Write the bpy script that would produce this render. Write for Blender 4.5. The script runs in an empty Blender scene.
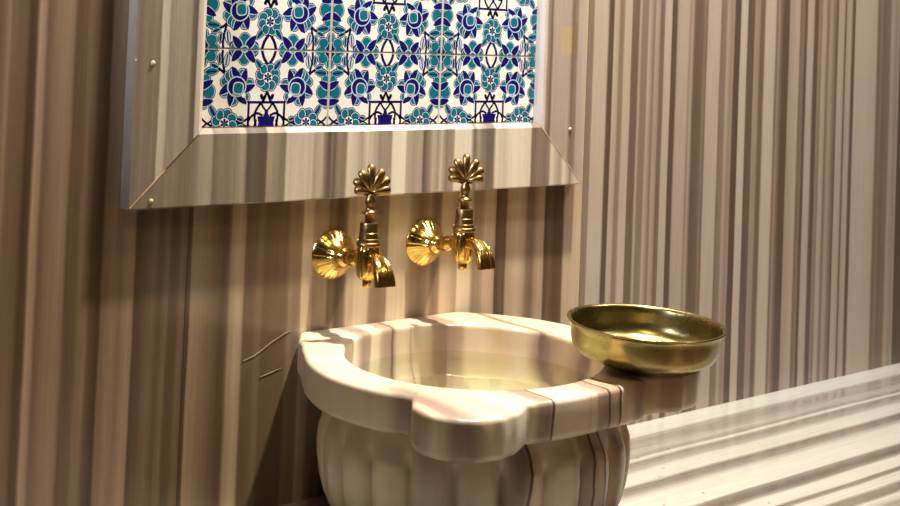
import bpy, bmesh, math, random
from mathutils import Vector, Matrix
random.seed(7)
COL = bpy.context.scene.collection
PI = math.pi
cos, sin, rad = math.cos, math.sin, math.radians

# ------------------------------------------------------------------ helpers
def link(name, me, mats, parent=None, smooth=True, auto=None):
    o = bpy.data.objects.new(name, me)
    COL.objects.link(o)
    for m in (mats if isinstance(mats, (list, tuple)) else [mats]):
        me.materials.append(m)
    if parent: o.parent = parent
    if smooth:
        for p in me.polygons: p.use_smooth = True
        if auto is not None:
            me.set_sharp_from_angle(angle=rad(auto))
    return o

def from_bm(name, bm, mats, parent=None, smooth=True, auto=None):
    me = bpy.data.meshes.new(name)
    bmesh.ops.recalc_face_normals(bm, faces=bm.faces)
    bm.to_mesh(me); bm.free()
    return link(name, me, mats, parent, smooth, auto)

def empty(name, loc, label=None, cat=None, group=None):
    o = bpy.data.objects.new(name, None); COL.objects.link(o)
    o.location = loc; o.empty_display_size = .05
    tag(o, label, cat, group)
    return o

def tag(o, label=None, cat=None, group=None, kind=None):
    if label: o['label'] = label
    if cat: o['category'] = cat
    if group: o['group'] = group
    if kind: o['kind'] = kind
    return o

def rings(bm, rs, close=True, cap0=False, cap1=False):
    """rs: list of rings, each a list of coordinates of equal length"""
    V = [[bm.verts.new(c) for c in r] for r in rs]
    n = len(V[0])
    for a, b in zip(V, V[1:]):
        for i in range(n if close else n - 1):
            j = (i + 1) % n
            try: bm.faces.new((a[i], a[j], b[j], b[i]))
            except ValueError: pass
    if cap0: bm.faces.new(V[0])
    if cap1: bm.faces.new(V[-1])
    return V

def lathe(bm, prof, n=48, M=Matrix(), mod=None, cap0=True, cap1=True):
    """prof: (r, z) list, axis Z, mod(theta, r, z, k)->r"""
    rs = []
    for k, (r, z) in enumerate(prof):
        ring = []
        for i in range(n):
            t = 2 * PI * i / n
            rr = mod(t, r, z, k) if mod else r
            ring.append(M @ Vector((rr * cos(t), rr * sin(t), z)))
        rs.append(ring)
    rings(bm, rs, True, cap0, cap1)

def box(bm, x0, x1, y0, y1, z0, z1):
    r = bmesh.ops.create_cube(bm, size=1)
    for v in r['verts']:
        v.co = Vector(((x0 + x1) / 2 + v.co.x * (x1 - x0), (y0 + y1) / 2 + v.co.y * (y1 - y0), (z0 + z1) / 2 + v.co.z * (z1 - z0)))
    return r

# ------------------------------------------------------------------ nodes
class NT:
    def __init__(s, name):
        s.m = bpy.data.materials.new(name); s.m.use_nodes = True
        s.t = s.m.node_tree; s.t.nodes.clear()
        s.out = s.t.nodes.new('ShaderNodeOutputMaterial')
    def n(s, typ, **kw):
        nd = s.t.nodes.new(typ)
        for k, v in kw.items(): setattr(nd, k, v)
        return nd
    def l(s, a, b): s.t.links.new(a, b)
    def math(s, op, a, b=None, c=None, clamp=False):
        nd = s.n('ShaderNodeMath', operation=op, use_clamp=clamp)
        for i, v in enumerate((a, b, c)):
            if v is None: continue
            if hasattr(v, 'links') or hasattr(v, 'is_linked'): s.l(v, nd.inputs[i])
            else: nd.inputs[i].default_value = v
        return nd.outputs[0]
    def ramp(s, fac, stops, interp='LINEAR'):
        nd = s.n('ShaderNodeValToRGB'); cr = nd.color_ramp; cr.interpolation = interp
        while len(cr.elements) > 1: cr.elements.remove(cr.elements[-1])
        for i, (p, c) in enumerate(stops):
            e = cr.elements[0] if i == 0 else cr.elements.new(min(max(p, 0), 1))
            if i == 0: e.position = min(max(p, 0), 1)
            e.color = (c, c, c, 1) if not isinstance(c, tuple) else (*c[:3], 1)
        s.l(fac, nd.inputs[0]); return nd.outputs[0]
    def mix(s, fac, a, b, blend='MIX'):
        nd = s.n('ShaderNodeMix', data_type='RGBA', blend_type=blend)
        for idx, v in ((0, fac), (6, a), (7, b)):
            if hasattr(v, 'is_linked'): s.l(v, nd.inputs[idx])
            elif isinstance(v, tuple): nd.inputs[idx].default_value = (*v[:3], 1)
            else: nd.inputs[idx].default_value = v
        return nd.outputs[2]
    def noise(s, vec, scale, detail=3, rough=.5, dim='3D'):
        nd = s.n('ShaderNodeTexNoise'); nd.inputs['Scale'].default_value = scale
        nd.inputs['Detail'].default_value = detail; nd.inputs['Roughness'].default_value = rough
        s.l(vec, nd.inputs['Vector']); return nd.outputs['Fac']
    def coord(s):
        tc = s.n('ShaderNodeTexCoord'); sp = s.n('ShaderNodeSeparateXYZ')
        s.l(tc.outputs['Object'], sp.inputs[0]); return tc.outputs['Object'], sp.outputs
    def scaled(s, vec, sc, loc=(0, 0, 0)):
        mp = s.n('ShaderNodeMapping'); mp.inputs['Scale'].default_value = sc; mp.inputs['Location'].default_value = loc
        s.l(vec, mp.inputs['Vector']); return mp.outputs[0]
    def bsdf(s, col, rough=.4, metal=0, coat=0, spec=.5, bump=None, bstr=.1, bdist=.001, **kw):
        b = s.n('ShaderNodeBsdfPrincipled')
        for k, v in (('Base Color', col), ('Roughness', rough), ('Metallic', metal), ('Coat Weight', coat), ('Specular IOR Level', spec), *kw.items()):
            if hasattr(v, 'is_linked'): s.l(v, b.inputs[k])
            elif isinstance(v, tuple): b.inputs[k].default_value = v if 'Radius' in k else (*v[:3], 1)
            else: b.inputs[k].default_value = v
        if bump is not None:
            bp = s.n('ShaderNodeBump'); bp.inputs['Strength'].default_value = bstr; bp.inputs['Distance'].default_value = bdist
            s.l(bump, bp.inputs['Height']); s.l(bp.outputs[0], b.inputs['Normal'])
        s.l(b.outputs[0], s.out.inputs[0]); return b

def stripe_level(s, x, stops):
    """piecewise level along coordinate x, chained ramps of at most 30 stops"""
    stops = sorted(stops); res = None; i = 0
    while i < len(stops) - 1:
        ch = stops[i:i + 30]; a, b = ch[0][0], ch[-1][0]
        f = s.math('DIVIDE', s.math('SUBTRACT', x, a), b - a, clamp=True)
        c = s.ramp(f, [((p - a) / (b - a), v) for p, v in ch])
        if res is None: res = c
        else: res = s.mix(s.math('GREATER_THAN', x, a), res, c)
        i += 29
    return res

WARM = [(0, (.040, .022, .012)), (.2, (.098, .062, .036)), (.4, (.20, .137, .088)), (.6, (.36, .265, .18)), (.8, (.58, .47, .34)), (1, (.80, .71, .58))]
FRAME = [(0, (.06, .045, .033)), (.2, (.115, .088, .065)), (.4, (.225, .178, .132)), (.6, (.40, .335, .26)), (.8, (.64, .57, .46)), (1, (.82, .77, .68))]
COOL = [(0, (.060, .040, .028)), (.2, (.105, .073, .052)), (.4, (.22, .165, .128)), (.6, (.335, .27, .22)), (.8, (.47, .405, .345)), (1, (.70, .65, .58))]

def marble(name, stops, pal=WARM, axis=0, rough=.3, coat=.2, wav=.0012, noise_amt=.07, stain=None, tintx=None):
    s = NT(name); vec, xyz = s.coord(); x = xyz[axis]
    sc = (2., 2., 2.)
    w = s.noise(s.scaled(vec, sc), 3, 2)
    xw = s.math('ADD', x, s.math('MULTIPLY', s.math('SUBTRACT', w, .5), wav * 4))
    lv = stripe_level(s, xw, stops)
    lv = s.math('MULTIPLY', lv, 1)
    f1 = [6, 6, 6]; f1[axis] = 200
    n1 = s.noise(s.scaled(vec, tuple(f1)), 1, 4, .6)
    f2 = [90, 90, 90]; f2[axis] = 300
    n2 = s.noise(s.scaled(vec, tuple(f2)), 1, 3, .6)
    lv = s.math('ADD', lv, s.math('MULTIPLY', s.math('SUBTRACT', n1, .5), noise_amt * 2.4))
    lv = s.math('ADD', lv, s.math('MULTIPLY', s.math('SUBTRACT', n2, .5), noise_amt), clamp=True)
    col = s.ramp(lv, pal)
    hue = s.noise(s.scaled(vec, tuple(14 if i == axis else 2 for i in range(3))), 1, 2)
    col = s.mix(s.math('MULTIPLY', hue, .30), col, s.mix(1., col, (1.0, .90, .84), 'MULTIPLY'))
    if tintx:
        f = s.math('DIVIDE', s.math('SUBTRACT', x, tintx[0]), tintx[1] - tintx[0], clamp=True)
        col = s.mix(f, s.mix(1., col, tintx[2], 'MULTIPLY'), col)
    if stain:
        for (x0, x1, z0, z1, c, a) in stain:
            m = s.math('MULTIPLY', s.math('MULTIPLY', s.math('GREATER_THAN', x, x0), s.math('LESS_THAN', x, x1)),
                       s.math('MULTIPLY', s.math('GREATER_THAN', xyz[2], z0), s.math('LESS_THAN', xyz[2], z1)))
            col = s.mix(s.math('MULTIPLY', m, a), col, c)
    rg = s.math('ADD', s.math('MULTIPLY', n1, .12), rough - .06)
    s.bsdf(col, rg, coat=coat, bump=n2, bstr=.06, **{'Coat Roughness': .15})
    return s.m

# ------------------------------------------------------------------ camera model (used to turn readings on the wall into metres)
F, YAW, PITCH, ROLL, CY = 1284.194, .674, .0316, .0388, -5.94
CAM = Vector((-1.0124, -1.5348, .0299))
cf = Vector((sin(YAW) * cos(PITCH), cos(YAW) * cos(PITCH), sin(PITCH)))
r0 = Vector((cos(YAW), -sin(YAW), 0)); u0 = r0.cross(cf)
cr = r0 * cos(ROLL) + u0 * sin(ROLL); cu = -r0 * sin(ROLL) + u0 * cos(ROLL)
def wall_pt(px, py, y=0.):
    d = cf + cr * ((px - 450) / F) - cu * ((py - CY) / F)
    return CAM + d * ((y - CAM.y) / d.y)
def bench_pt(px, py, z=-.63):
    d = cf + cr * ((px - 450) / F) - cu * ((py - CY) / F)
    return CAM + d * ((z - CAM.z) / d.z)
def rd(s, row, y=0.):
    out = []
    for t in s.split():
        p, v = t.split(':'); out.append((wall_pt(float(p), row, y).x, float(v)))
    return out

# stripe readings
left = rd('0:.5 3:.35 17:.3 22:.12 27:.15 31:.6 36:.52 40:.3 47:.42 60:.47 65:.42 68:.22 78:.25 83:.38 89:.4 92:.25 99:.1 102:.06 105:.35 115:.45 122:.4 132:.5 136:.45 138:.15', 230)
left += rd('150:.32 157:.22 164:.35 167:.2 173:.2 178:.33 183:.26 186:.08 188:.52 195:.48 205:.4 212:.3 220:.2 224:.22 228:.55 235:.66 240:.62 243:.28 250:.3 258:.42 262:.3 275:.33 283:.33 287:.5 293:.45', 350)
left += rd('300:.5 302:.8 310:.78 313:.58 325:.62 328:.38 332:.42 336:.22 340:.28 343:.38 347:.72 352:.68 355:.78 365:.8 368:.68 370:.48 378:.42 385:.48 387:.78 393:.82 405:.78 410:.58 418:.42 424:.48 427:.58 432:.38 437:.42 440:.74 448:.7 455:.58 457:.84 468:.82 472:.52 478:.52 483:.68 490:.68 493:.58 494:.18 500:.28 503:.22 505:.6 515:.7 522:.62 525:.42 530:.36 533:.52 537:.62 541:.62 543:.18 548:.28 552:.18 560:.22 562:.65 575:.7', 290)
right = rd('570:.6 583:.6 584:.38 589:.4 590:.72 603:.74 605:.18 609:.18 610:.72 614:.66 616:.38 619:.42 621:.72 627:.72 628:.28 634:.26 636:.68 638:.38 643:.38 645:.68 647:.56 650:.33 652:.62 655:.5 657:.26 660:.32 661:.68 667:.68 668:.16 672:.16 674:.62 684:.64 686:.4 688:.62 691:.22 699:.26 700:.4 703:.26 704:.68 716:.68 717:.33 722:.38 724:.64 727:.45 730:.52 731:.16 736:.12 737:.74 743:.74 744:.22 750:.22 751:.52 755:.5 757:.26 760:.26 762:.74 771:.74 773:.26 775:.52 777:.33 780:.17 785:.17 786:.56 795:.68 797:.28 800:.4 801:.2 803:.2 804:.68 809:.68 811:.2 814:.2 815:.45 818:.38 819:.68 822:.62 824:.3 827:.62 831:.38 834:.2 835:.68 840:.64 842:.16 843:.62 847:.68 849:.2 851:.22 852:.7 863:.72 873:.68 875:.28 879:.4 880:.28 887:.36 888:.58 890:.62 893:.48 896:.58 897:.15 902:.15', 165)
random.seed(3)
lx = min(left)[0]
x = lx - .01
while x > -2.6:
    left.append((x, random.choice([.15, .3, .45, .6]))); x -= random.uniform(.006, .03)
# only as many ramps as needed: far-left part generic
left = sorted(left)
left_far = [p for p in left if p[0] < lx - .005][-40:]
left = left_far + [p for p in left if p[0] >= lx - .005]
x = max(right)[0] + .01
for _ in range(60):
    right.append((x, random.choice([.18, .25, .6, .68, .7]))); x += random.uniform(.006, .03)

fy = -.022
bot = rd('128:.3 140:.35 155:.37 165:.38 172:.42 180:.35 186:.33 195:.38 200:.52 205:.56 211:.52 214:.3 220:.4 235:.4 243:.52 246:.4 248:.14 254:.24 262:.16 266:.18 268:.5 275:.48 280:.4 285:.36 287:.68 300:.7 312:.67 315:.57 322:.62 326:.35 329:.18 332:.35 334:.22 338:.45 345:.4 348:.78 357:.68 362:.57 367:.72 375:.62 380:.47 385:.5 391:.48 393:.84 405:.86 407:.62 415:.52 422:.57 424:.18 430:.45 433:.62 438:.5 441:.67 446:.4 453:.5 455:.8 470:.8 474:.28 478:.5 482:.4 488:.26 493:.3 496:.74 505:.67 512:.8 530:.74 532:.26 538:.38 545:.32 549:.42 551:.74 556:.62 560:.5 563:.74 567:.67 570:.4 574:.67 582:.74', 155, fy)
sl = rd('120:.35 134:.4 139:.33 145:.4 150:.35 155:.4 159:.33 161:.68 167:.64 169:.45 180:.5 190:.46 192:.26 196:.2 197:.62 203:.74 210:.8', 60, fy)
sr = rd('538:.82 547:.82 548:.5 552:.26 554:.62 560:.62 570:.62 573:.32 577:.38 579:.62 586:.7', 40, fy)

MARBLE_L = marble('striped_marble_warm', left, WARM, noise_amt=.06)
MARBLE_R = marble('striped_marble_fine', right, COOL, wav=.0006)
MARBLE_B = marble('frame_marble_bottom', bot, FRAME, rough=.22, coat=.4, noise_amt=.08)
MARBLE_SL = marble('frame_marble_left', sl, FRAME, rough=.22, coat=.4, noise_amt=.08)
st = [(wall_pt(561, 40, fy).x, wall_pt(572, 40, fy).x, wall_pt(565, 55, fy).z, wall_pt(565, 26, fy).z, (.46, .33, .09), .42),
      (wall_pt(572, 40, fy).x, wall_pt(578, 40, fy).x, wall_pt(575, 58, fy).z, wall_pt(575, 22, fy).z, (.2, .12, .03), .42)]
MARBLE_SR = marble('frame_marble_right', sr, COOL, rough=.22, coat=.4, noise_amt=.08, stain=st)

# bench: stripes run along the wall
bs = []
for t in '389:.92 397:.88 399:.62 403:.56 407:.6 412:.7 416:.56 418:.9 421:.5 427:.64 430:.86 439:.86 442:.42 446:.48 449:.64 453:.86 463:.9 472:.88 474:.5 480:.3 484:.48 487:.86 497:.86 499:.42 502:.46 504:.86 512:.84'.split():
    p, v = t.split(':'); bs.append((bench_pt(800, float(p)).y, float(v)))
y = min(bs)[0] - .01
for _ in range(24):
    bs.append((y, random.choice([.3, .45, .8, .85, .6]))); y -= random.uniform(.006, .022)
BENCHPAL = [(0, (.04, .033, .028)), (.2, (.07, .058, .050)), (.4, (.12, .104, .092)), (.6, (.21, .19, .172)), (.8, (.34, .33, .305)), (1, (.46, .455, .425))]
MARBLE_BENCH = marble('bench_marble', bs, BENCHPAL, axis=1, rough=.18, coat=.5, wav=.002, noise_amt=.10)
rs_ = []; x = -3.
random.seed(5)
while x < 3.2:
    rs_.append((x, random.choice([.2, .35, .6, .7]))); x += random.uniform(.03, .14)
MARBLE_ROOM_X = marble('room_marble_x', rs_, WARM)
MARBLE_ROOM_Y = marble('room_marble_y', rs_, WARM, axis=1)

def plain(name, col, rough=.5, metal=0, **kw):
    s = NT(name); vec, xyz = s.coord()
    n = s.noise(vec, 40, 4)
    c = s.mix(n, tuple(v * .86 for v in col), tuple(min(1, v * 1.1) for v in col))
    s.bsdf(c, rough, metal, bump=n, bstr=.05, **kw); return s.m
PLASTER = plain('ceiling_plaster', (.62, .52, .40), .8)
GROUT = plain('gold_grout', (.55, .40, .18), .6)
DARKGAP = plain('dark_gap', (.05, .035, .02), .7)
SCRATCH = plain('pale_scratch', (.36, .27, .18), .5)
WHITE_GLAZE = plain('cream_glaze', (.80, .765, .69), .10, coat=.6)
NAVY = plain('cobalt_glaze', (.008, .006, .115), .12, coat=.6)
TEAL = plain('turquoise_glaze', (.005, .135, .185), .12, coat=.6)
PALE = plain('pale_glaze', (.50, .60, .70), .12, coat=.6)
DOT = plain('silicone_white', (.45, .42, .37), .4)

# brass
def brass(name, c1, c2, rough, tarn=.5, scale=60):
    s = NT(name); vec, xyz = s.coord()
    n = s.noise(vec, scale, 4, .6); n2 = s.noise(vec, scale * 5, 3, .6)
    f = s.ramp(n, [(.35, 0.), (.75, 1.)])
    col = s.mix(s.math('MULTIPLY', f, tarn), c1, c2)
    rg = s.math('ADD', s.math('MULTIPLY', n2, .12), rough - .05)
    s.bsdf(col, rg, 1., bump=n2, bstr=.10, bdist=.0006); return s.m
BRASS = brass('polished_brass', (.78, .52, .14), (.42, .25, .06), .16)
BRASS_OLD = brass('worn_brass', (.30, .18, .07), (.17, .10, .035), .33)
BRASS_BOWL = brass('bowl_brass', (.33, .265, .105), (.18, .135, .05), .25, .35, 9)

# ------------------------------------------------------------------ room
XL, XR, YF, ZF, ZC = -2.6, 2.9, -3.2, -1.05, 1.7
XS = wall_pt(583.5, 165).x        # joint between the broad striped slabs and the finely striped slab
def slab_wall(x0, x1, mat, nm):
    bm = bmesh.new(); box(bm, x0, x1, 0, .03, ZF, ZC)
    return from_bm(nm, bm, mat, None, False)
tag(slab_wall(XL, XS - .0004, MARBLE_L, 'wall_back_left'), kind='structure')
tag(slab_wall(XS + .0004, XR, MARBLE_R, 'wall_back_right'), kind='structure')
def sbox(nm, m, *a):
    bm = bmesh.new(); box(bm, *a); return tag(from_bm(nm, bm, m, None, False), kind='structure')
sbox('wall_left', MARBLE_ROOM_Y, XL - .05, XL, YF, 0, ZF, ZC)
sbox('wall_right', MARBLE_ROOM_Y, XR, XR + .05, YF, 0, ZF, ZC)
sbox('wall_front', MARBLE_ROOM_X, XL, XR, YF - .05, YF, ZF, ZC)
sbox('floor', MARBLE_ROOM_X, XL, XR, YF, 0, ZF - .05, ZF)
sbox('ceiling', PLASTER, XL, XR, YF, 0, ZC, ZC + .05)

# dark slab joints and pale scratches on the wall
def wall_strip(nm, pts, w, mat, y=-.0006, kind='structure'):
    bm = bmesh.new()
    P = [wall_pt(*p) for p in pts]
    for a, b, w0, w1 in zip(P, P[1:], w, w[1:]):
        d = (b - a); d.y = 0; d.normalize(); nrm = Vector((-d.z, 0, d.x))
        q = [a - nrm * w0 / 2, b - nrm * w1 / 2, b + nrm * w1 / 2, a + nrm * w0 / 2]
        f = [bm.verts.new((v.x, y, v.z)) for v in q]; g = [bm.verts.new((v.x, .0005, v.z)) for v in q]
        bm.faces.new(f); bm.faces.new(g[::-1])
        for i in range(4): bm.faces.new((f[i], f[(i + 1) % 4], g[(i + 1) % 4], g[i]))
    return from_bm(nm, bm, mat, None, False)
jx = wall_pt(188, 253).x
bm = bmesh.new(); box(bm, jx - .0007, jx + .0007, -.0004, .0005, -.63, -.207)
tag(from_bm('trim_1', bm, DARKGAP, None, False), kind='structure')
tag(wall_strip('trim_2', [(243, 361), (254, 356), (262, 350), (272, 342), (284, 334), (290, 331)], [.0004, .0018, .0016, .0018, .0014, .0004], SCRATCH), kind='structure')
tag(wall_strip('trim_3', [(260, 377), (270, 373), (281, 368)], [.0004, .0014, .0004], SCRATCH), kind='structure')

# ------------------------------------------------------------------ tiled panel with marble frame
X0, X1, ZB, ZT = -.309, .489, -.207, .42
panel = empty('tile_panel', (.09, 0, ZB), 'blue and turquoise floral tile panel in a striped marble frame above the taps', 'tile panel')
XI0, XI1, ZI, ZIT = -.2075, .3875, -.1055, .32   # inner edge
T = .022
# profile along the frame width: (fraction inwards, depth)
prof = [(0, 0), (0, .0200), (.0022, T), (.0925, T), (.0990, .0172), (.0995, .0160), (.0995, 0)]
def frame_piece(nm, A, B, dirin, mat, lenA=1, lenB=1):
    """A,B outer corners, dirin inward normal, mitred at 45 degrees"""
    A, B, N = Vector(A), Vector(B), Vector(dirin); D = (B - A).normalized()
    g = .0005
    ra, rb = [], []
    for w, d in prof:
        ww = w * ((XI0 - X0) / .0995)
        ra.append(A + N * ww + D * (ww * lenA + g) + Vector((0, -d, 0)))
        rb.append(B + N * ww - D * (ww * lenB + g) + Vector((0, -d, 0)))
    bm = bmesh.new(); rings(bm, [ra, rb], True, True, True)
    return from_bm(nm, bm, mat, panel, False)
Z3 = Vector((0, 0, 1))
off = panel.location
def P3(x, z): return Vector((x, 0, z)) - off
def relmat(m): return m
# parts keep world-space stripes: geometry is built in world space, empty offset removed by inverse parent
def keep(o):
    o.matrix_parent_inverse = Matrix.Translation(-panel.location); return o
def W3(x, z): return Vector((x, 0, z))
keep(frame_piece('frame_bottom', W3(X0, ZB), W3(X1, ZB), (0, 0, 1), MARBLE_B))['label'] = 'bottom strip of the marble frame with grey and cream stripes'
keep(frame_piece('frame_side', W3(X0, ZT), W3(X0, ZB), (1, 0, 0), MARBLE_SL))['label'] = 'left strip of the marble frame'
keep(frame_piece('frame_side', W3(X1, ZB), W3(X1, ZT), (-1, 0, 0), MARBLE_SR))['label'] = 'right strip of the marble frame with a yellow stain'
keep(frame_piece('frame_top', W3(X1, ZT), W3(X0, ZT), (0, 0, -1), MARBLE_B))
# mitre joints filled with gold brown grout
def mitre(xa, za, xb, zb, mat, w=.0016):
    bm = bmesh.new(); a, b = W3(xa, za), W3(xb, zb); d = (b - a).normalized(); n = Vector((-d.z, 0, d.x))
    N = 14; random.seed(int(xa * 1000) + 500)
    P = []
    for i in range(N + 1):
        c = a.lerp(b, i / N); ww = w * random.uniform(.5, 1.2) / 2
        P.append([c - n * ww + Vector((0, -T - .0004, 0)), c + n * ww + Vector((0, -T - .0004, 0)), c + n * ww + Vector((0, -.004, 0)), c - n * ww + Vector((0, -.004, 0))])
    rings(bm, P, True, True, True)
    keep(from_bm('mitre_joint', bm, mat, panel, False))
mitre(X0 + .003, ZB + .003, X0 + .05, ZB + .05, GROUT); mitre(X0 + .05, ZB + .05, X0 + .093, ZB + .093, DARKGAP, .0012)
mitre(X1 - .003, ZB + .003, X1 - .093, ZB + .093, plain('pale_grout', (.50, .40, .27), .6), .0014)
# silicone dots
def dot(px, py, r, mat, y=fy):
    p = wall_pt(px, py, y); bm = bmesh.new()
    lathe(bm, [(r, 0), (r * .95, r * .3), (r * .7, r * .6), (r * .3, r * .75), (.0001, r * .8)], 16, Matrix.Translation(p) @ Matrix.Rotation(PI / 2, 4, 'X'))
    keep(from_bm('screw_cap', bm, mat, panel))
dot(153, 63, .0032, DOT); dot(136, 60, .0014, DOT); dot(151, 201, .003, GROUT)
dot(570, 129, .0032, plain('putty', (.42, .33, .24), .4))
# grout bed
bm = bmesh.new(); box(bm, XI0, XI1, -.0065, -.001, ZI, ZIT)
keep(from_bm('grout', bm, plain('tile_grout', (.70, .60, .40), .7), panel, False))['label'] = 'ochre grout between the tiles'

# ---- tile painting: coordinates u right, v down, tile = 1 x 1, motif symmetric in u and v
shapes = []   # (layer, matindex, [(u,v)...])
def sh(layer, mi, pts): shapes.append((layer, mi, pts))
def ell(cx, cy, rx, ry, rot=0, n=18, pw=1.):
    o = []
    for i in range(n):
        t = 2 * PI * i / n; c, s_ = cos(t), sin(t)
        a = rx * math.copysign(abs(c) ** pw, c); b = ry * math.copysign(abs(s_) ** pw, s_)
        o.append((cx + a * cos(rot) - b * sin(rot), cy + a * sin(rot) + b * cos(rot)))
    return o
def petal(cx, cy, ang, r0_, r1, w, tip=.0, bend=0., n=9):
    """petal from centre outwards; ang 0 up clockwise; tip=0 round, 1 pointed"""
    L, R_ = [], []
    for i in range(n + 1):
        t = i / n
        wd = (sin(PI * (t ** .7)) if tip < .5 else max(0, sin(PI * t ** .85)) ** .7) * w
        if tip < .5: wd = w * math.sqrt(max(0, 1 - (2 * t - 1) ** 2)) ** .8
        rr = r0_ + (r1 - r0_) * t; b = bend * t * t
        L.append((-wd + b, rr)); R_.append((wd + b, rr))
    pts = L + R_[::-1]; a = rad(ang)
    return [(cx + x * cos(a) + y * sin(a), cy + x * sin(a) - y * cos(a)) for x, y in pts]
def outlined(fn, mi, grow=(.013, .006), base=None):
    b = (1, 2, 3) if base is None else (base, base + .08, base + .16)
    sh(b[0], 1, fn(grow[0])); sh(b[1], 3, fn(grow[1])); sh(b[2], mi, fn(0))
def stroke(pts, w, mi=1, layer=1, n=6):
    # smooth polyline by Catmull-Rom
    P = [pts[0]] + list(pts) + [pts[-1]]; C = []
    for i in range(1, len(P) - 2):
        p0, p1, p2, p3 = P[i - 1:i + 3]
        for k in range(n):
            t = k / n
            C.append(tuple(.5 * (2 * p1[j] + (p2[j] - p0[j]) * t + (2 * p0[j] - 5 * p1[j] + 4 * p2[j] - p3[j]) * t * t + (3 * p1[j] - p0[j] - 3 * p2[j] + p3[j]) * t ** 3) for j in (0, 1)))
    C.append(P[-1])
    for a, b in zip(C, C[1:]):
        dx, dy = b[0] - a[0], b[1] - a[1]; l = math.hypot(dx, dy) or 1
        ex, ey = dx / l * w * .2, dy / l * w * .2; nx, ny = -dy / l * w / 2, dx / l * w / 2
        sh(layer, mi, [(a[0] - ex + nx, a[1] - ey + ny), (b[0] + ex + nx, b[1] + ey + ny), (b[0] + ex - nx, b[1] + ey - ny), (a[0] - ex - nx, a[1] - ey - ny)])
def leaf(cx, cy, ang, L, w, mi=2):
    outlined(lambda g: petal(cx, cy, ang, -L / 2 - g, L / 2 + g, w + g, 1), mi, (.010, .004))
    a = rad(ang); stroke([(cx - sin(a) * L * .4, cy + cos(a) * L * .4), (cx + sin(a) * L * .4, cy - cos(a) * L * .4)], .010, 1, 4)
def rosette(cx, cy, R_, k=8, r_in=.4):
    sh(1, 1, ell(cx, cy, R_ * .9, R_ * .9))
    for i in range(k):
        a = 360 / k * i + 10
        outlined(lambda g, a=a: petal(cx, cy, a, R_ * r_in - g, R_ + g, R_ * .29 + g, 0, .012), 2, (.012, .0055), 1.2 + i * .25)
    sh(4, 1, ell(cx, cy, R_ * .46, R_ * .46)); sh(4.5, 0, ell(cx, cy, R_ * .40, R_ * .40))
    for i in range(6):
        sh(5, 1, petal(cx, cy, 60 * i, R_ * .08, R_ * .36, R_ * .09, 0))
    sh(6, 2, ell(cx, cy, R_ * .1, R_ * .1))
def peony(cx, cy, R_, m=1):
    sh(1, 1, ell(cx, cy, R_ * .6, R_ * .6))
    for i, a in enumerate((24, 76, 135, 192, 245, 290, 318, 340)):
        outlined(lambda g, a=a: petal(cx, cy, a * m, R_ * .35 - g, R_ * 1.0 + g, R_ * .22 + g, 0), 2, (.012, .0055), 1.1 + i * .24)
    for a in (2, 48, 105, 165, 220, 268):
        sh(3.2, 3, petal(cx, cy, a * m, R_ * .28, R_ * 1.04, R_ * .28, 1, -.045 * m))
        sh(3.5, 1, petal(cx, cy, a * m, R_ * .3, R_ * 1.07, R_ * .235, 1, -.047 * m))
    sh(4, 3, ell(cx, cy, R_ * .58, R_ * .56)); sh(4.2, 1, ell(cx, cy, R_ * .51, R_ * .50))
    sh(5, 3, ell(cx + .012 * m, cy + .010, R_ * .33, R_ * .34, .1, 20, .7)); sh(5.4, 2, ell(cx + .012 * m, cy + .010, R_ * .27, R_ * .28, .1, 20, .7))
    sh(5.8, 0, ell(cx + .055 * m, cy + .058, .016, .016))
    stroke([(cx - .03 * m, cy + .05), (cx + .01 * m, cy + .062), (cx + .05 * m, cy + .035)], .010, 3, 5.9)
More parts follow.
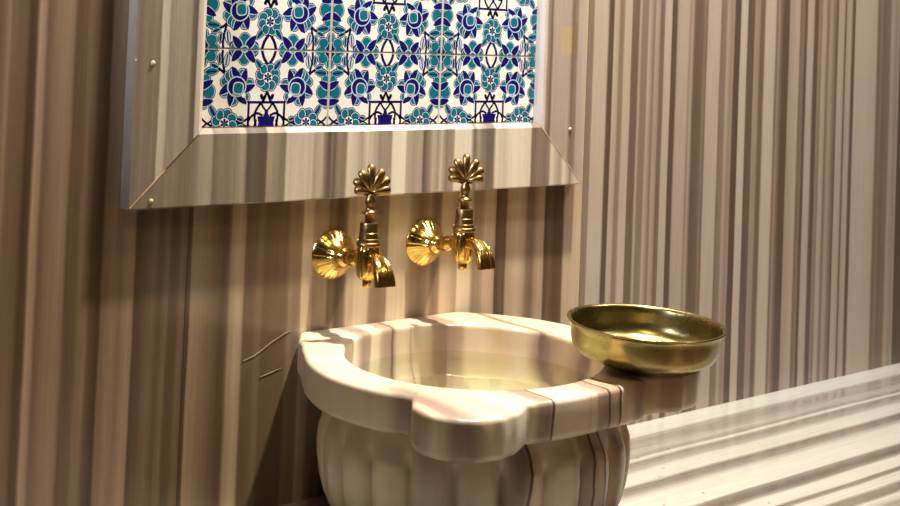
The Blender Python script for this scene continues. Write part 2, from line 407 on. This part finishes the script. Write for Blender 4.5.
def half(m):
    """left half motif, mirrored when m = -1"""
    X = lambda u: u if m == 1 else 1 - u
    peony(X(.263), .255, .127, m)
    leaf(X(.428), .105, -38 * m, .085, .018)
    stroke([(X(.50), .11), (X(.46), .05), (X(.44), -.02)], .022)
    # stem down to the star with curl
    stroke([(X(.497), .29), (X(.475), .345), (X(.438), .385), (X(.41), .44), (X(.42), .52)], .018)
    stroke([(X(.49), .31), (X(.462), .335), (X(.455), .315)], .016); sh(1, 1, ell(X(.456), .315, .013, .013))
    # interlaced star
    stroke([(X(.50), .36), (X(.36), .36), (X(.36), .36), (X(.36), .52)], .018, n=2)
    stroke([(X(.36), .49), (X(.385), .455), (X(.43), .435), (X(.47), .45)], .017)
    stroke([(X(.455), .36), (X(.475), .395), (X(.51), .43)], .015)
    sh(2, 1, [(X(.50), .41), (X(.475), .455), (X(.43), .455), (X(.442), .50), (X(.50), .50)])
    # tulip at the top joint
    sh(1, 1, ell(X(.305), .02, .115, .055))
    outlined(lambda g: ell(X(.31), .060, .040 + g, .046 + g), 2, (.009, .004))
    outlined(lambda g: ell(X(.235), .0, .03 + g, .045 + g), 2, (.009, .004)); outlined(lambda g: ell(X(.385), .0, .03 + g, .035 + g), 2, (.009, .004))
    sh(3.2, 3, petal(X(.305), -.02, (180 - 38) * m, .02, .140, .034, 1)); sh(3.5, 1, petal(X(.305), -.02, (180 - 38) * m, .02, .145, .027, 1))
    sh(3.2, 3, petal(X(.305), -.02, (180 + 40) * m, .02, .135, .034, 1)); sh(3.5, 1, petal(X(.305), -.02, (180 + 40) * m, .02, .140, .027, 1))
    sh(5, 3, ell(X(.31), .0, .032, .026)); sh(5.2, 2, ell(X(.31), .0, .022, .018))
    # stems with leaves
    stroke([(X(.15), -.02), (X(.145), .06), (X(.165), .155)], .018); leaf(X(.178), .075, 8 * m, .09, .015, 3); leaf(X(.125), .07, -4 * m, .07, .010)
    stroke([(X(.01), .155), (X(.06), .13), (X(.12), .135), (X(.165), .165)], .018); leaf(X(.07), .155, 84 * m, .10, .022); leaf(X(.09), .118, 110 * m, .06, .014)
    # corner
    sh(1, 1, ell(X(.0), .0, .04, .10))
    outlined(lambda g: ell(X(.06), .055, .038 + g, .034 + g), 2, (.010, .004)); outlined(lambda g: ell(X(.075), .0, .04 + g, .028 + g), 2, (.010, .004)); outlined(lambda g: ell(X(.01), .09, .018 + g, .032 + g), 2, (.010, .004))
    # edge lotus
    outlined(lambda g: ell(X(.055), .29, .042 + g, .048 + g), 2, (.010, .004)); outlined(lambda g: ell(X(.0), .29, .022 + g, .05 + g), 2, (.010, .004))
    outlined(lambda g: ell(X(.03), .2, .028 + g, .026 + g), 2, (.010, .004)); outlined(lambda g: ell(X(.02), .375, .022 + g, .026 + g), 2, (.010, .004))
    sh(3.2, 3, petal(X(-.02), .27, 62 * m, .0, .115, .030, 1)); sh(3.5, 1, petal(X(-.02), .27, 62 * m, .0, .12, .025, 1))
    sh(3.2, 3, petal(X(-.02), .37, 80 * m, .0, .11, .030, 1)); sh(3.5, 1, petal(X(-.02), .37, 80 * m, .0, .115, .025, 1))
    # lower rosette, leaf and curls
    leaf(X(.085), .415, -30 * m, .085, .018)
    stroke([(X(-.01), .44), (X(.03), .485), (X(.09), .52)], .015)
    stroke([(X(.27), .515), (X(.30), .50), (X(.34), .48), (X(.37), .46)], .016); leaf(X(.298), .475, -75 * m, .05, .012)
    stroke([(X(.30), .485), (X(.285), .465), (X(.305), .455)], .010)
half(1); half(-1); rosette(.5, .19, .092)
motif = [s for s in shapes]
shapes.clear(); rosette(.18, .5, .095); rosette(.82, .5, .095); single = list(shapes)
shapes = motif + [(l, mi, [(u, 1 - v) for u, v in p]) for l, mi, p in motif] + [(l + 6.5, mi, p) for l, mi, p in single]

def clip(poly, u0, u1, v0, v1):
    def cut(pl, inside, inter):
        out = []
        for i in range(len(pl)):
            a, b = pl[i - 1], pl[i]; ia, ib = inside(a), inside(b)
            if ib:
                if not ia: out.append(inter(a, b))
                out.append(b)
            elif ia: out.append(inter(a, b))
        return out
    def ix(c): return lambda a, b: (c, a[1] + (b[1] - a[1]) * (c - a[0]) / (b[0] - a[0]))
    def iy(c): return lambda a, b: (a[0] + (b[0] - a[0]) * (c - a[1]) / (b[1] - a[1]), c)
    for ins, it in ((lambda p: p[0] >= u0, ix(u0)), (lambda p: p[0] <= u1, ix(u1)), (lambda p: p[1] >= v0, iy(v0)), (lambda p: p[1] <= v1, iy(v1))):
        if not poly: return []
        poly = cut(poly, ins, it)
    return poly
shapes_low = [s for s in shapes]
S = .2
def tile(x0, ztop, u0, u1, v0, v1, lab):
    """tile with its painted glaze; v0..v1 the part of the tile that was kept after cutting"""
    g = .0045 ; bm = bmesh.new(); yb, yf = -.0055, -.0085
    a0, a1 = x0 + u0 * S + .0008, x0 + u1 * S - .0008
    b1, b0 = ztop - v0 * S - .0008, ztop - v1 * S + .0008
    r = box(bm, a0, a1, yf, yb, b0, b1)
    bmesh.ops.bevel(bm, geom=[e for e in bm.edges if all(abs(v.co.y - yf) < 1e-6 for v in e.verts)], offset=.0009, segments=3, affect='EDGES')
    for f in bm.faces: f.material_index = 0
    cu0, cu1 = u0 + .009, u1 - .009
    cv0, cv1 = v0 + .009, v1 - .003
    for layer, mi, poly in shapes_low:
        p = clip(poly, cu0, cu1, cv0, cv1)
        q = []
        for c in p:
            if not q or math.hypot(c[0] - q[-1][0], c[1] - q[-1][1]) > 1e-5: q.append(c)
        if len(q) > 2 and math.hypot(q[0][0] - q[-1][0], q[0][1] - q[-1][1]) < 1e-5: q.pop()
        if len(q) < 3: continue
        yy = yf - .00003 * layer
        vs = [bm.verts.new((x0 + u * S, yy, ztop - v * S)) for u, v in q]
        f = bm.faces.new(vs); f.material_index = mi
        f.normal_update()
        if f.normal.y > 0: f.normal_flip()
    me = bpy.data.meshes.new('painted_tile'); bm.to_mesh(me); bm.free()
    o = link('painted_tile', me, [WHITE_GLAZE, NAVY, TEAL, PALE], panel, False); keep(o)
for i in range(3):
    x0 = -.206 + .2 * i
    ua = -.02 if i == 0 else 0; ub = 1.0
    ua = 0
    tile(x0, 0., ua, ub, 0, .5265, 'lower')
    tile(x0, .2, ua, ub, 0, 1, 'upper')
    tile(x0, .3, ua, ub, .5, 1, 'top')

# ------------------------------------------------------------------ bench
bench = empty('marble_bench', (.5, -.31, ZF), 'long wall bench of pale marble with grey lengthwise stripes, wet beside the basin', 'bench')
bm = bmesh.new(); box(bm, XL, XR, -.66, 0, -.67, -.63)
bmesh.ops.bevel(bm, geom=[e for e in bm.edges if all(abs(v.co.y + .66) < 1e-6 for v in e.verts)], offset=.006, segments=3, affect='EDGES')
o = from_bm('bench_slab', bm, MARBLE_BENCH, bench, False); o.matrix_parent_inverse = Matrix.Translation(-bench.location)
bm = bmesh.new(); box(bm, XL, XR, -.63, 0, ZF, -.67)
o = from_bm('bench_base', bm, MARBLE_ROOM_X, bench, False); o.matrix_parent_inverse = Matrix.Translation(-bench.location)

# ------------------------------------------------------------------ kurna (marble basin)
KC = Vector((.106, -.214)); ZR, ZRB = -.393, -.443
tab = [(-90, .226), (-60, .226), (-30, .229), (0, .236), (13, .240), (25, .245), (40, .249), (57, .253)]
# left side
tabl = [(123, .253), (130, .243), (140, .230), (150, .225), (165, .227), (180, .230), (200, .230), (209, .230),
        (212.6, .232), (213.6, .250), (216, .272), (219, .287), (222.4, .297), (226.6, .304), (230.8, .303), (236.5, .290), (240.5, .272), (244, .252), (245.3, .237), (251, .2335), (257, .229), (270, .2255)]
# right front lobe is the mirror image of the left one
tabr = [(270, .2255), (273, .2255), (281, .228), (290, .2345), (294, .240), (295.5, .239), (297, .231), (301.7, .249), (307, .278), (313.6, .296), (319, .303), (323, .290), (327, .262), (330, .240), (333, .232), (345, .233), (360, .236), (373, .240), (385, .245), (400, .249), (417, .253)]
ptab = tabl + tabr[1:]
def outer(td):
    a = td % 360
    if a < 123 - 1e-9: a += 360
    if a > 417:      # flat back against the wall
        return None
    for (a0, q0), (a1, q1) in zip(ptab, ptab[1:]):
        if a0 <= a <= a1:
            t = (a - a0) / (a1 - a0) if a1 > a0 else 0
            t2 = t * t * (3 - 2 * t) if abs(q1 - q0) > .012 else t
            return q0 + (q1 - q0) * t2
    return .23
N = 720
out = []
for i in range(N):
    td = 360 * i / N; r = outer(td); t = rad(td)
    if r is None: r = (-.0015 - KC.y) / sin(t)
    r = min(r, (-.0015 - KC.y) / sin(t)) if sin(t) > .05 else r
    out.append(r)
# light smoothing except at the notches
for _ in range(3):
    out = [(out[i - 1] + 2 * out[i] + out[(i + 1) % N]) / 4 for i in range(N)]
pl = [Vector((KC.x + out[i] * cos(2 * PI * i / N), KC.y + out[i] * sin(2 * PI * i / N))) for i in range(N)]
def inset(d):
    o = []
    for i in range(N):
        tng = (pl[(i + 2) % N] - pl[i - 2]).normalized(); nn = Vector((tng.y, -tng.x))
        p = pl[i] - nn * d
        o.append(p)
    return o
IC = Vector((.103, -.218)); RI = .1715
def circ(r, z, cx=IC.x, cy=IC.y): return [Vector((cx + r * cos(2 * PI * i / N), cy + r * sin(2 * PI * i / N), z)) for i in range(N)]
def lay(pts, z): return [Vector((p.x, p.y, min(z, 9))) for p in pts]
basin = empty('marble_basin', (.106, -.214, -.63), 'round cream marble wash basin with lobed rim and fluted body, full of water', 'basin')
def bkeep(o): o.matrix_parent_inverse = Matrix.Translation(-basin.location); return o

# kurna marble material
def kurna_mat():
    s = NT('basin_marble'); vec, xyz = s.coord()
    w = s.noise(s.scaled(vec, (3, 3, 3)), 2.2, 3)
    xw = s.math('ADD', xyz[0], s.math('MULTIPLY', s.math('SUBTRACT', w, .5), .030))
    st = '-.20:.80 -.135:.84 -.128:.80 -.124:.55 -.117:.6 -.112:.80 -.105:.72 -.098:.50 -.086:.46 -.076:.62 -.062:.76 -.045:.78 -.038:.72 -.03:.80 -.01:.88 .004:.78 .014:.80 .022:.56 .034:.50 .0385:.62 .0395:.2 .042:.2 .043:.80 .060:.88 .092:.84 .097:.80 .103:.72 .107:.80 .114:.80 .118:.60 .1345:.56 .1355:.12 .1375:.16 .1385:.66 .150:.68 .1545:.60 .1555:.12 .1575:.14 .1585:.84 .175:.86 .184:.70 .195:.58 .208:.60 .214:.84 .235:.87 .246:.74 .256:.70 .262:.72 .28:.76 .30:.82 .36:.80'
    stops = [(float(a), float(b)) for a, b in (t.split(':') for t in st.split())]
    lv = stripe_level(s, xw, stops)
    bk = '-.20:.80 -.06:.85 -.03:.8 .01:.86 .024:.60 .032:.45 .045:.55 .050:.82 .066:.80 .073:.62 .086:.56 .092:.5 .0945:.15 .097:.5 .103:.72 .118:.78 .127:.72 .129:.45 .131:.76 .150:.82 .160:.72 .166:.56 .190:.50 .198:.62 .206:.82 .240:.84 .258:.80 .264:.62 .267:.25 .270:.55 .276:.78 .30:.82 .36:.8'
    lvb = stripe_level(s, xw, [(float(a), float(b)) for a, b in (t.split(':') for t in bk.split())])
    fb = s.math('DIVIDE', s.math('ADD', s.math('ADD', xyz[1], s.math('MULTIPLY', s.math('SUBTRACT', w, .5), .10)), .33), .05, clamp=True)
    lv = s.mix(fb, lv, lvb)
    n1 = s.noise(s.scaled(vec, (60, 9, 4)), 1, 4, .6); n2 = s.noise(vec, 12, 4, .6)
    lv = s.math('ADD', lv, s.math('MULTIPLY', s.math('SUBTRACT', n1, .5), .18))
    lv = s.math('ADD', lv, s.math('MULTIPLY', s.math('SUBTRACT', n2, .5), .16), clamp=True)
    col = s.ramp(lv, [(0, (.025, .015, .015)), (.2, (.08, .055, .048)), (.42, (.24, .17, .155)), (.62, (.40, .31, .24)), (.8, (.61, .52, .40)), (1, (.76, .69, .57))])
    hn = s.noise(vec, 6, 2); hx = s.math('DIVIDE', s.math('SUBTRACT', xw, .0), .22, clamp=True)
    col = s.mix(s.math('MULTIPLY', s.math('MULTIPLY', hn, hx), 1.1, clamp=True), col, s.mix(1., col, (.95, .70, .50), 'MULTIPLY'))
    s.bsdf(col, .34, coat=.35, bump=n2, bstr=.08, **{'Coat Roughness': .28, 'Subsurface Weight': .12, 'Subsurface Radius': (.01, .006, .004), 'Subsurface Scale': .6})
    return s.m
KM = kurna_mat()
bm = bmesh.new()
rs = []
for k in range(8, 0, -1):
    a = k / 9 * PI / 2
    rs.append(circ((RI + .001) * cos(a) ** .8, ZR - .05 - .089 * sin(a)))
rs += [circ(RI + .0025, ZRB)]
rs += [lay(inset(.012), ZRB), lay(inset(.004), ZRB + .0015), lay(inset(.001), ZRB + .005), lay(pl, ZRB + .010), lay(pl, ZR - .0065), lay(inset(.0008), ZR - .0035), lay(inset(.0028), ZR - .0012), lay(inset(.006), ZR)]
# flat top towards the hole
ins = inset(.006)
for t in (.25, .5, .75):
    rs.append([Vector((a.x + (b.x - a.x) * t, a.y + (b.y - a.y) * t, ZR)) for a, b in zip(ins, circ(RI + .006, ZR))])
rs += [circ(RI + .005, ZR), circ(RI + .002, ZR - .001), circ(RI + .0004, ZR - .003), circ(RI, ZR - .007), circ(RI - .001, ZR - .025), circ(RI - .003, ZR - .05)]
for k in range(1, 9):
    a = k / 9 * PI / 2
    rs.append(circ((RI - .003) * cos(a) ** .8, ZR - .05 - .085 * sin(a)))
rings(bm, rs, True, True, True)
bmesh.ops.remove_doubles(bm, verts=bm.verts, dist=1e-6)
rim = bkeep(from_bm('basin_rim', bm, KM, basin, True, 50))
rim['label'] = 'thick lobed marble rim with polished inner bowl'
# fluted body
bm = bmesh.new()
BC = (.112, -.2135)
bp = [(.168, -.635 + .005), (.172, -.6285), (.172, -.615), (.181, -.603), (.190, -.588), (.198, -.570), (.204, -.548), (.2075, -.525), (.2085, -.505), (.207, -.488), (.203, -.474), (.198, -.463), (.193, -.453), (.188, -.4435)]
# densify
dp = []
for a, b in zip(bp, bp[1:]):
    for k in range(3): dp.append((a[0] + (b[0] - a[0]) * k / 3, a[1] + (b[1] - a[1]) * k / 3))
dp.append(bp[-1])
NR = 22
def ribs(t, r, z, k):
    # convex ribs whose rounded tops end below the rim
    ph = (t * NR / (2 * PI) + .35) % 1.; c = abs(ph - .5) * 2      # 0 at rib centre, 1 in the groove
    if z < -.612: amt = 0.
    elif z < -.598: amt = (z + .612) / .014
    else: amt = 1.
    top = -.452 - .012 * c ** 2
    f = min(1., max(0., (top - z) / .034 + 0.)); f = f * f * (3 - 2 * f)
    groove = .0165 * c ** 3.2
    rr = r - groove * amt * f - (0.005 * (1 - f) * (1 if z > -.5 else 0))
    # stay clear of the wall at the back
    yy = BC[1] + rr * sin(t)
    return rr if yy < -.003 else rr * (BC[1] + .003) / (BC[1] - yy + BC[1] + .003) if False else rr
dp += [(.1785, -.4436), (.1775, -.446), (.172, -.480), (.145, -.515), (.09, -.5345), (.03, -.5365)]
lathe(bm, dp, 880, Matrix.Translation((BC[0], BC[1], 0)), lambda t, r, z, k: ribs(t, r, z, k) if k < len(dp) - 6 else r)
bkeep(from_bm('basin_body', bm, KM, basin, True))['label'] = 'fluted marble body of the basin'

# water
def clear(s, col, bump, st, dist):
    tr = s.n('ShaderNodeBsdfTransparent'); tr.inputs[0].default_value = (*col, 1)
    gl = s.n('ShaderNodeBsdfGlossy'); gl.inputs['Roughness'].default_value = .02; gl.inputs[0].default_value = (1, 1, 1, 1)
    fr = s.n('ShaderNodeFresnel'); fr.inputs[0].default_value = 1.33
    if bump is not None:
        bp = s.n('ShaderNodeBump'); bp.inputs['Strength'].default_value = st; bp.inputs['Distance'].default_value = dist
        s.l(bump, bp.inputs['Height']); s.l(bp.outputs[0], gl.inputs['Normal']); s.l(bp.outputs[0], fr.inputs['Normal'])
    mx = s.n('ShaderNodeMixShader'); s.l(fr.outputs[0], mx.inputs[0]); s.l(tr.outputs[0], mx.inputs[1]); s.l(gl.outputs[0], mx.inputs[2])
    s.l(mx.outputs[0], s.out.inputs[0])
def water_mat():
    s = NT('basin_water'); vec, xyz = s.coord()
    n = s.noise(s.scaled(vec, (1, 1, 1)), 14, 3)
    clear(s, (.83, .93, .87), n, .25, .003)
    return s.m
bm = bmesh.new()
ZW = -.4315
def rin(z):
    if z > ZR - .05: return RI - .001 - .002 * max(0, (ZR - .025 - z) / .025)
    sa = min(1, (ZR - .05 - z) / .085); return (RI - .003) * max(.0, math.sqrt(max(0, 1 - sa * sa))) ** .8
wr = []
n_ = 360
zs = [ZW, ZW - .01, -.445, -.455, -.465, -.475, -.485, -.495, -.505, -.514, -.521, -.5255]
for k, z in enumerate(zs):
    r = rin(z) - .0010
    wr.append([Vector((IC.x + r * cos(2 * PI * i / n_), IC.y + r * sin(2 * PI * i / n_), z)) for i in range(n_)])
rings(bm, wr, True, True, True)
s = NT('water_side'); tr = s.n('ShaderNodeBsdfTransparent'); s.l(tr.outputs[0], s.out.inputs[0])
wat = from_bm('water', bm, [water_mat(), s.m], None, True, 40)
for p in wat.data.polygons:
    if p.normal.z < .95: p.material_index = 1
tag(wat, 'still greenish water filling the round marble basin', 'water', kind='stuff')

# ------------------------------------------------------------------ brass taps
def tap(loc, fan_yaw, asym, lab, dz, spin=0):
    t = empty('brass_tap', loc, lab, 'tap', 'brass taps above the basin')
    # escutcheon: fluted cone on the wall, axis -Y
    My = Matrix.Rotation(PI / 2, 4, 'X')     # z -> -y
    bm = bmesh.new()
    def flute(th, r, z, k):
        ph = (th * 14 / (2 * PI)) % 1; c = abs(ph - .5) * 2
        return r * (1 - (.030 * c ** 5 if .012 < r < .0345 else 0) - (.010 * c ** 2 if r >= .034 else 0))
    pr = [(.0352, .0), (.0355, .0015), (.0345, .003), (.031, .0065), (.026, .0105), (.021, .015), (.0165, .0205), (.0135, .0255), (.0128, .027)]
    dpr = []
    for a, b in zip(pr, pr[1:]):
        for k in range(3): dpr.append((a[0] + (b[0] - a[0]) * k / 3, a[1] + (b[1] - a[1]) * k / 3))
    dpr.append(pr[-1])
    lathe(bm, dpr, 192, My, flute)
    from_bm('escutcheon', bm, BRASS, t, True, 40)
    # inlet pipe with collars
    bm = bmesh.new()
    lathe(bm, [(.0118, .0255), (.0128, .028), (.0135, .031), (.0128, .034), (.0095, .036), (.0085, .040), (.0095, .046), (.0112, .050), (.0116, .056), (.0108, .062), (.0085, .066), (.0078, .070), (.0092, .074), (.0098, .079)], 32, My)
    for v in bm.verts: v.co.z += dz * min(1, max(0, (-v.co.y - .027) / .045))
    from_bm('inlet_pipe', bm, BRASS, t)
    B = Matrix.Translation((0, -.092, dz))
    # body with facets
    bm = bmesh.new()
    def facet(th, r, z, k):
        if -.021 < z < .018:
            ph = (th * 8 / (2 * PI) + .5) % 1; c = abs(ph - .5) * 2
            return r * (1 - .07 * c ** 6)
        return r
    lathe(bm, [(.006, -.0245), (.011, -.0245), (.0135, -.022), (.0155, -.018), (.0162, -.012), (.0168, -.004), (.0170, .006), (.0166, .014), (.0155, .0175), (.0145, .019)], 96, B, facet)
    from_bm('tap_body', bm, BRASS, t, True, 40)
    bm = bmesh.new()
    lathe(bm, [(.004, -.036), (.0058, -.0355), (.0064, -.033), (.0064, -.027), (.0058, -.0245)], 24, B)
    from_bm('bottom_plug', bm, BRASS, t)
    bm = bmesh.new()
    lathe(bm, [(.0150, .0190), (.0168, .0205), (.0172, .0225), (.0166, .0248), (.0152, .026), (.0146, .030), (.0148, .0305), (.0140, .031), (.0132, .038), (.0136, .0385), (.0130, .039), (.0126, .050), (.0118, .052), (.0085, .053)], 48, B)
    from_bm('bonnet', bm, BRASS_OLD, t, True, 40)
    # spindle
    bm = bmesh.new()
    lathe(bm, [(.0066, .0525), (.0066, .062), (.0074, .0625), (.0102, .064), (.0106, .066), (.0080, .068), (.0056, .070), (.0050, .073), (.0066, .077), (.0074, .081), (.0066, .085), (.0048, .088), (.0052, .091)], 32, B)
    from_bm('spindle', bm, BRASS_OLD, t, True)
    # fan-shaped handle of seven rounded fingers
    bm = bmesh.new()
    H = Matrix.Translation((0, -.092, .087 + dz)) @ Matrix.Rotation(fan_yaw, 4, 'Z')
    angs = [-80, -54, -27, 0, 27, 54, 80]
    for k, a in enumerate(angs):
        L = [.0260, .0310, .0350, .0390, .0350, .0310, .0260][k] * (1 + asym * (k - 3) / 3)
        base = Vector((0, 0, .006)); d = Vector((sin(rad(a)), 0, cos(rad(a))))
        side = Vector((d.z, 0, -d.x)); yv = Vector((0, 1, 0)); rsx = []
        for f, w_, h_ in ((0, .0016, .0016), (.12, .0028, .0028), (.35, .0044, .0034), (.6, .0056, .0040), (.8, .0060, .0045), (.92, .0052, .0040), (.98, .0032, .0024), (1., .0005, .0005)):
            c = base + d * (L * f) + yv * (.0035 * sin(f * PI) * (-1) + (.0022 if k % 2 else 0) * f)
            rsx.append([H @ (c + side * (w_ * cos(2 * PI * i / 14)) + yv * (h_ * sin(2 * PI * i / 14))) for i in range(14)])
        rings(bm, rsx, True, True, True)
    # web holding the fingers together
    wp = []
    for sgn, th in ((-1, .0022), (1, .0022)):
        ring = [H @ Vector((0, sgn * th * .8, -.001))]
        for a in range(-88, 89, 8):
            q = .021 + .002 * cos(rad(a) * 2)
            ring.append(H @ Vector((q * sin(rad(a)), sgn * th * .5, .005 + q * cos(rad(a)))))
        wp.append(ring)
    rings(bm, wp, True, True, True)
    hd = from_bm('fan_handle', bm, BRASS_OLD, t, True, 60); hd['label'] = 'darker worn brass handle shaped as a fan of seven fingers'
    # ridged spout
    bm = bmesh.new()
    path = [(0, -.102, .002, .0075, .0085), (0, -.111, .0045, .0082, .0084), (0, -.119, .0050, .0095, .0082), (0, -.127, .0030, .0112, .0080), (0, -.134, -.0020, .0128, .0078), (0, -.1395, -.0090, .0140, .0076), (0, -.1430, -.0165, .0148, .0074), (0, -.1450, -.0235, .0152, .0074), (0, -.1454, -.0260, .0150, .0072)]
    path = [(p[0], p[1], p[2] + dz, p[3], p[4]) for p in path]
    rs2 = []
    P = [Vector(p[:3]) for p in path]
    for i, p in enumerate(path):
        tn = (P[min(i + 1, len(P) - 1)] - P[max(i - 1, 0)]).normalized(); xx = Vector((1, 0, 0)); up = xx.cross(tn)
        ring = []
        for k in range(48):
            th = 2 * PI * k / 48; c, s_ = cos(th), sin(th)
            rx, ry = p[3], p[4]
            ee = .75
            xo = rx * math.copysign(abs(c) ** ee, c); yo = ry * math.copysign(abs(s_) ** ee, s_)
            rid = 1 + (.16 * min(1, i / 3) * cos(xo / rx * PI * 2.5) if s_ > 0.05 else 0)
            # outward (upper) face carries three ridges
            ring.append(P[i] + xx * xo - up * (yo * rid if s_ > 0 else yo))
        rs2.append(ring)
    # hollow mouth
    last = rs2[-1]; c0 = P[-1]
    rs2.append([c0 + (v - c0) * .72 for v in last]); rs2.append([c0 + (v - c0) * .66 + Vector((0, .001, .010)) for v in last])
    rings(bm, rs2, True, True, True)
    for v in bm.verts: v.co = Matrix.Translation((0, -.092, 0)) @ Matrix.Rotation(rad(spin), 4, 'Z') @ Matrix.Translation((0, .092, 0)) @ v.co
    sp = from_bm('spout', bm, BRASS, t, True, 50); sp['label'] = 'bright curved brass spout with lengthwise ridges'
    return t
tp1 = wall_pt(334, 254.5, -.003); tp2 = wall_pt(425.5, 242.5, -.003)
tap1 = tap((tp1.x, -.0002, tp1.z), rad(-22), .10, 'left one of the two brass wall taps, over the left half of the basin', .006, -6)
tap1.rotation_euler.z = rad(-2.5)
tap((tp2.x, -.0002, tp2.z), rad(-38), .0, 'right one of the two brass wall taps, nearer to the brass bowl', .010)

# ------------------------------------------------------------------ brass bowl on the right rim lobe
bowl = empty('brass_bowl', (.260, -.380, ZR), 'wide shallow worn brass bowl resting on the right front lobe of the basin rim', 'bowl')
nrm = Vector((.0185, -.0285, 1)).normalized()
bowl.rotation_mode = 'QUATERNION'; bowl.rotation_quaternion = Vector((0, 0, 1)).rotation_difference(nrm)
bowl.location.z = ZR + .0024; bowl.location.x -= .002; bowl.scale = (1.012, 1.012, 1.05)
R0 = .1022
op = [(.0, .0), (.050, .0), (.058, .0006), (.064, .0035), (.072, .0070), (.081, .0095), (.0885, .0135), (.0930, .0195), (.0955, .0275), (.0970, .037), (.0980, .045), (.0995, .0485), (.1020, .0498), (.1030, .0512), (.1024, .0526), (.1002, .0526), (.0975, .0508), (.0962, .0465), (.0950, .037), (.0935, .0275), (.0908, .0205), (.0868, .0155), (.080, .0120), (.070, .0095), (.060, .0075), (.045, .0065), (.030, .0062), (.0, .006)]
bm = bmesh.new()
dp = []
for a, b in zip(op, op[1:]):
    for k in range(2): dp.append((max(a[0] + (b[0] - a[0]) * k / 2, .0002), a[1] + (b[1] - a[1]) * k / 2))
dp.append((.0002, .006))
def ham(t, r, z, k): return r * (1 + .0022 * sin(t * 5 + z * 90) + .0010 * sin(t * 17 + z * 260))
lathe(bm, dp, 160, Matrix(), ham)
bb = from_bm('bowl_shell', bm, BRASS_BOWL, bowl, True)

# ------------------------------------------------------------------ water drops
s = NT('water_drop'); clear(s, (.97, .97, .97), None, 0, 0); DROP = s.m
def drops(nm, pts, label, M=Matrix()):
    bm = bmesh.new()
    for (x, y, z, r) in pts:
        lathe(bm, [(r, 0), (r * .97, r * .14), (r * .8, r * .34), (r * .5, r * .48), (r * .12, r * .53)], 12, M @ Matrix.Translation((x, y, z)))
    o = from_bm(nm, bm, DROP, None, True, 70); tag(o, label, 'water drops', kind='stuff'); return o
random.seed(11)
pts = []
for _ in range(45):
    px, py = random.uniform(635, 790), random.uniform(430, 505)
    p = bench_pt(px, py); pts.append((p.x, p.y, -.63, random.choice([.0006, .0008, .001, .0014, .002])))
drops('bench_water_drops', pts, 'clear water drops scattered on the striped bench beside the basin')
pts = []
while len(pts) < 70:
    a = random.uniform(0, 2 * PI); i = int(a / (2 * PI) * N) % N
    r = random.uniform(RI + .01, max(RI + .012, out[i] - .012)); x, y = KC.x + r * cos(a), KC.y + r * sin(a)
    if math.hypot(x - IC.x, y - IC.y) < RI + .010 or math.hypot(x - .26, y + .38) < .066: continue
    if out[i] - .012 < r: continue
    pts.append((x, y, ZR, random.choice([.0006, .0009, .0012, .0016])))
drops('rim_water_drops', pts, 'small water drops on the flat top of the basin rim')
pts = []
for _ in range(60):
    a = random.uniform(0, 2 * PI); r = .046 * math.sqrt(random.random()); pts.append((r * cos(a), r * sin(a), .0066, random.choice([.001, .0015, .0022])))
M = Matrix.Translation(bowl.location) @ Matrix.Identity(4) @ bowl.rotation_quaternion.to_matrix().to_4x4()
drops('bowl_water_drops', pts, 'water drops lying inside the brass bowl', M)

# ------------------------------------------------------------------ lamps of the room and an added side fill
def area(nm, loc, aim, size, power, col, shape='DISK', spread=180):
    l = bpy.data.lights.new(nm, 'AREA'); l.shape = shape; l.size = size; l.energy = power; l.color = col; l.spread = rad(spread)
    o = bpy.data.objects.new(nm, l); COL.objects.link(o); o.location = loc
    o.rotation_euler = (Vector(aim) - Vector(loc)).to_track_quat('-Z', 'Y').to_euler(); return o
area('ceiling_spot', (.42, -.36, 1.66), (.30, -.25, -.5), .07, 29, (1, .92, .77), spread=100)
area('ceiling_spot', (1.45, -.70, 1.66), (1.25, -.30, -.6), .12, 10, (1, .93, .86), spread=120)
area('ceiling_lamp', (-.9, -1.3, 1.66), (-.3, 0, -.1), .35, 8.5, (1, .80, .50))
area('ceiling_lamp', (1.6, -1.6, 1.66), (1.1, 0, -.2), .35, 5, (1, .90, .78))
area('side_fill', (-2.4, -.40, .9), (.1, 0, .22), .2, 2.5, (.66, .76, 1), spread=28)  # unseen cool fill, added to brighten the frame faces turned left
w = bpy.data.worlds.new('world'); bpy.context.scene.world = w; w.use_nodes = True
w.node_tree.nodes['Background'].inputs[0].default_value = (1, .82, .62, 1); w.node_tree.nodes['Background'].inputs[1].default_value = .05

# ------------------------------------------------------------------ camera
cam = bpy.data.cameras.new('camera'); co = bpy.data.objects.new('camera', cam); COL.objects.link(co)
cam.sensor_width = 36; cam.sensor_fit = 'HORIZONTAL'; cam.lens = F / 900 * 36
cam.shift_x = 0; cam.shift_y = -(253 - CY) / 900
co.matrix_world = Matrix(((cr.x, cu.x, -cf.x, CAM.x), (cr.y, cu.y, -cf.y, CAM.y), (cr.z, cu.z, -cf.z, CAM.z), (0, 0, 0, 1)))
cam.clip_start = .05
cam.dof.use_dof = True; cam.dof.focus_distance = 1.85; cam.dof.aperture_fstop = 10.
sc = bpy.context.scene; sc.camera = co
sc.view_settings.view_transform = 'Standard'; sc.view_settings.look = 'None'; sc.view_settings.gamma = 1
sc.view_settings.exposure = 0.5
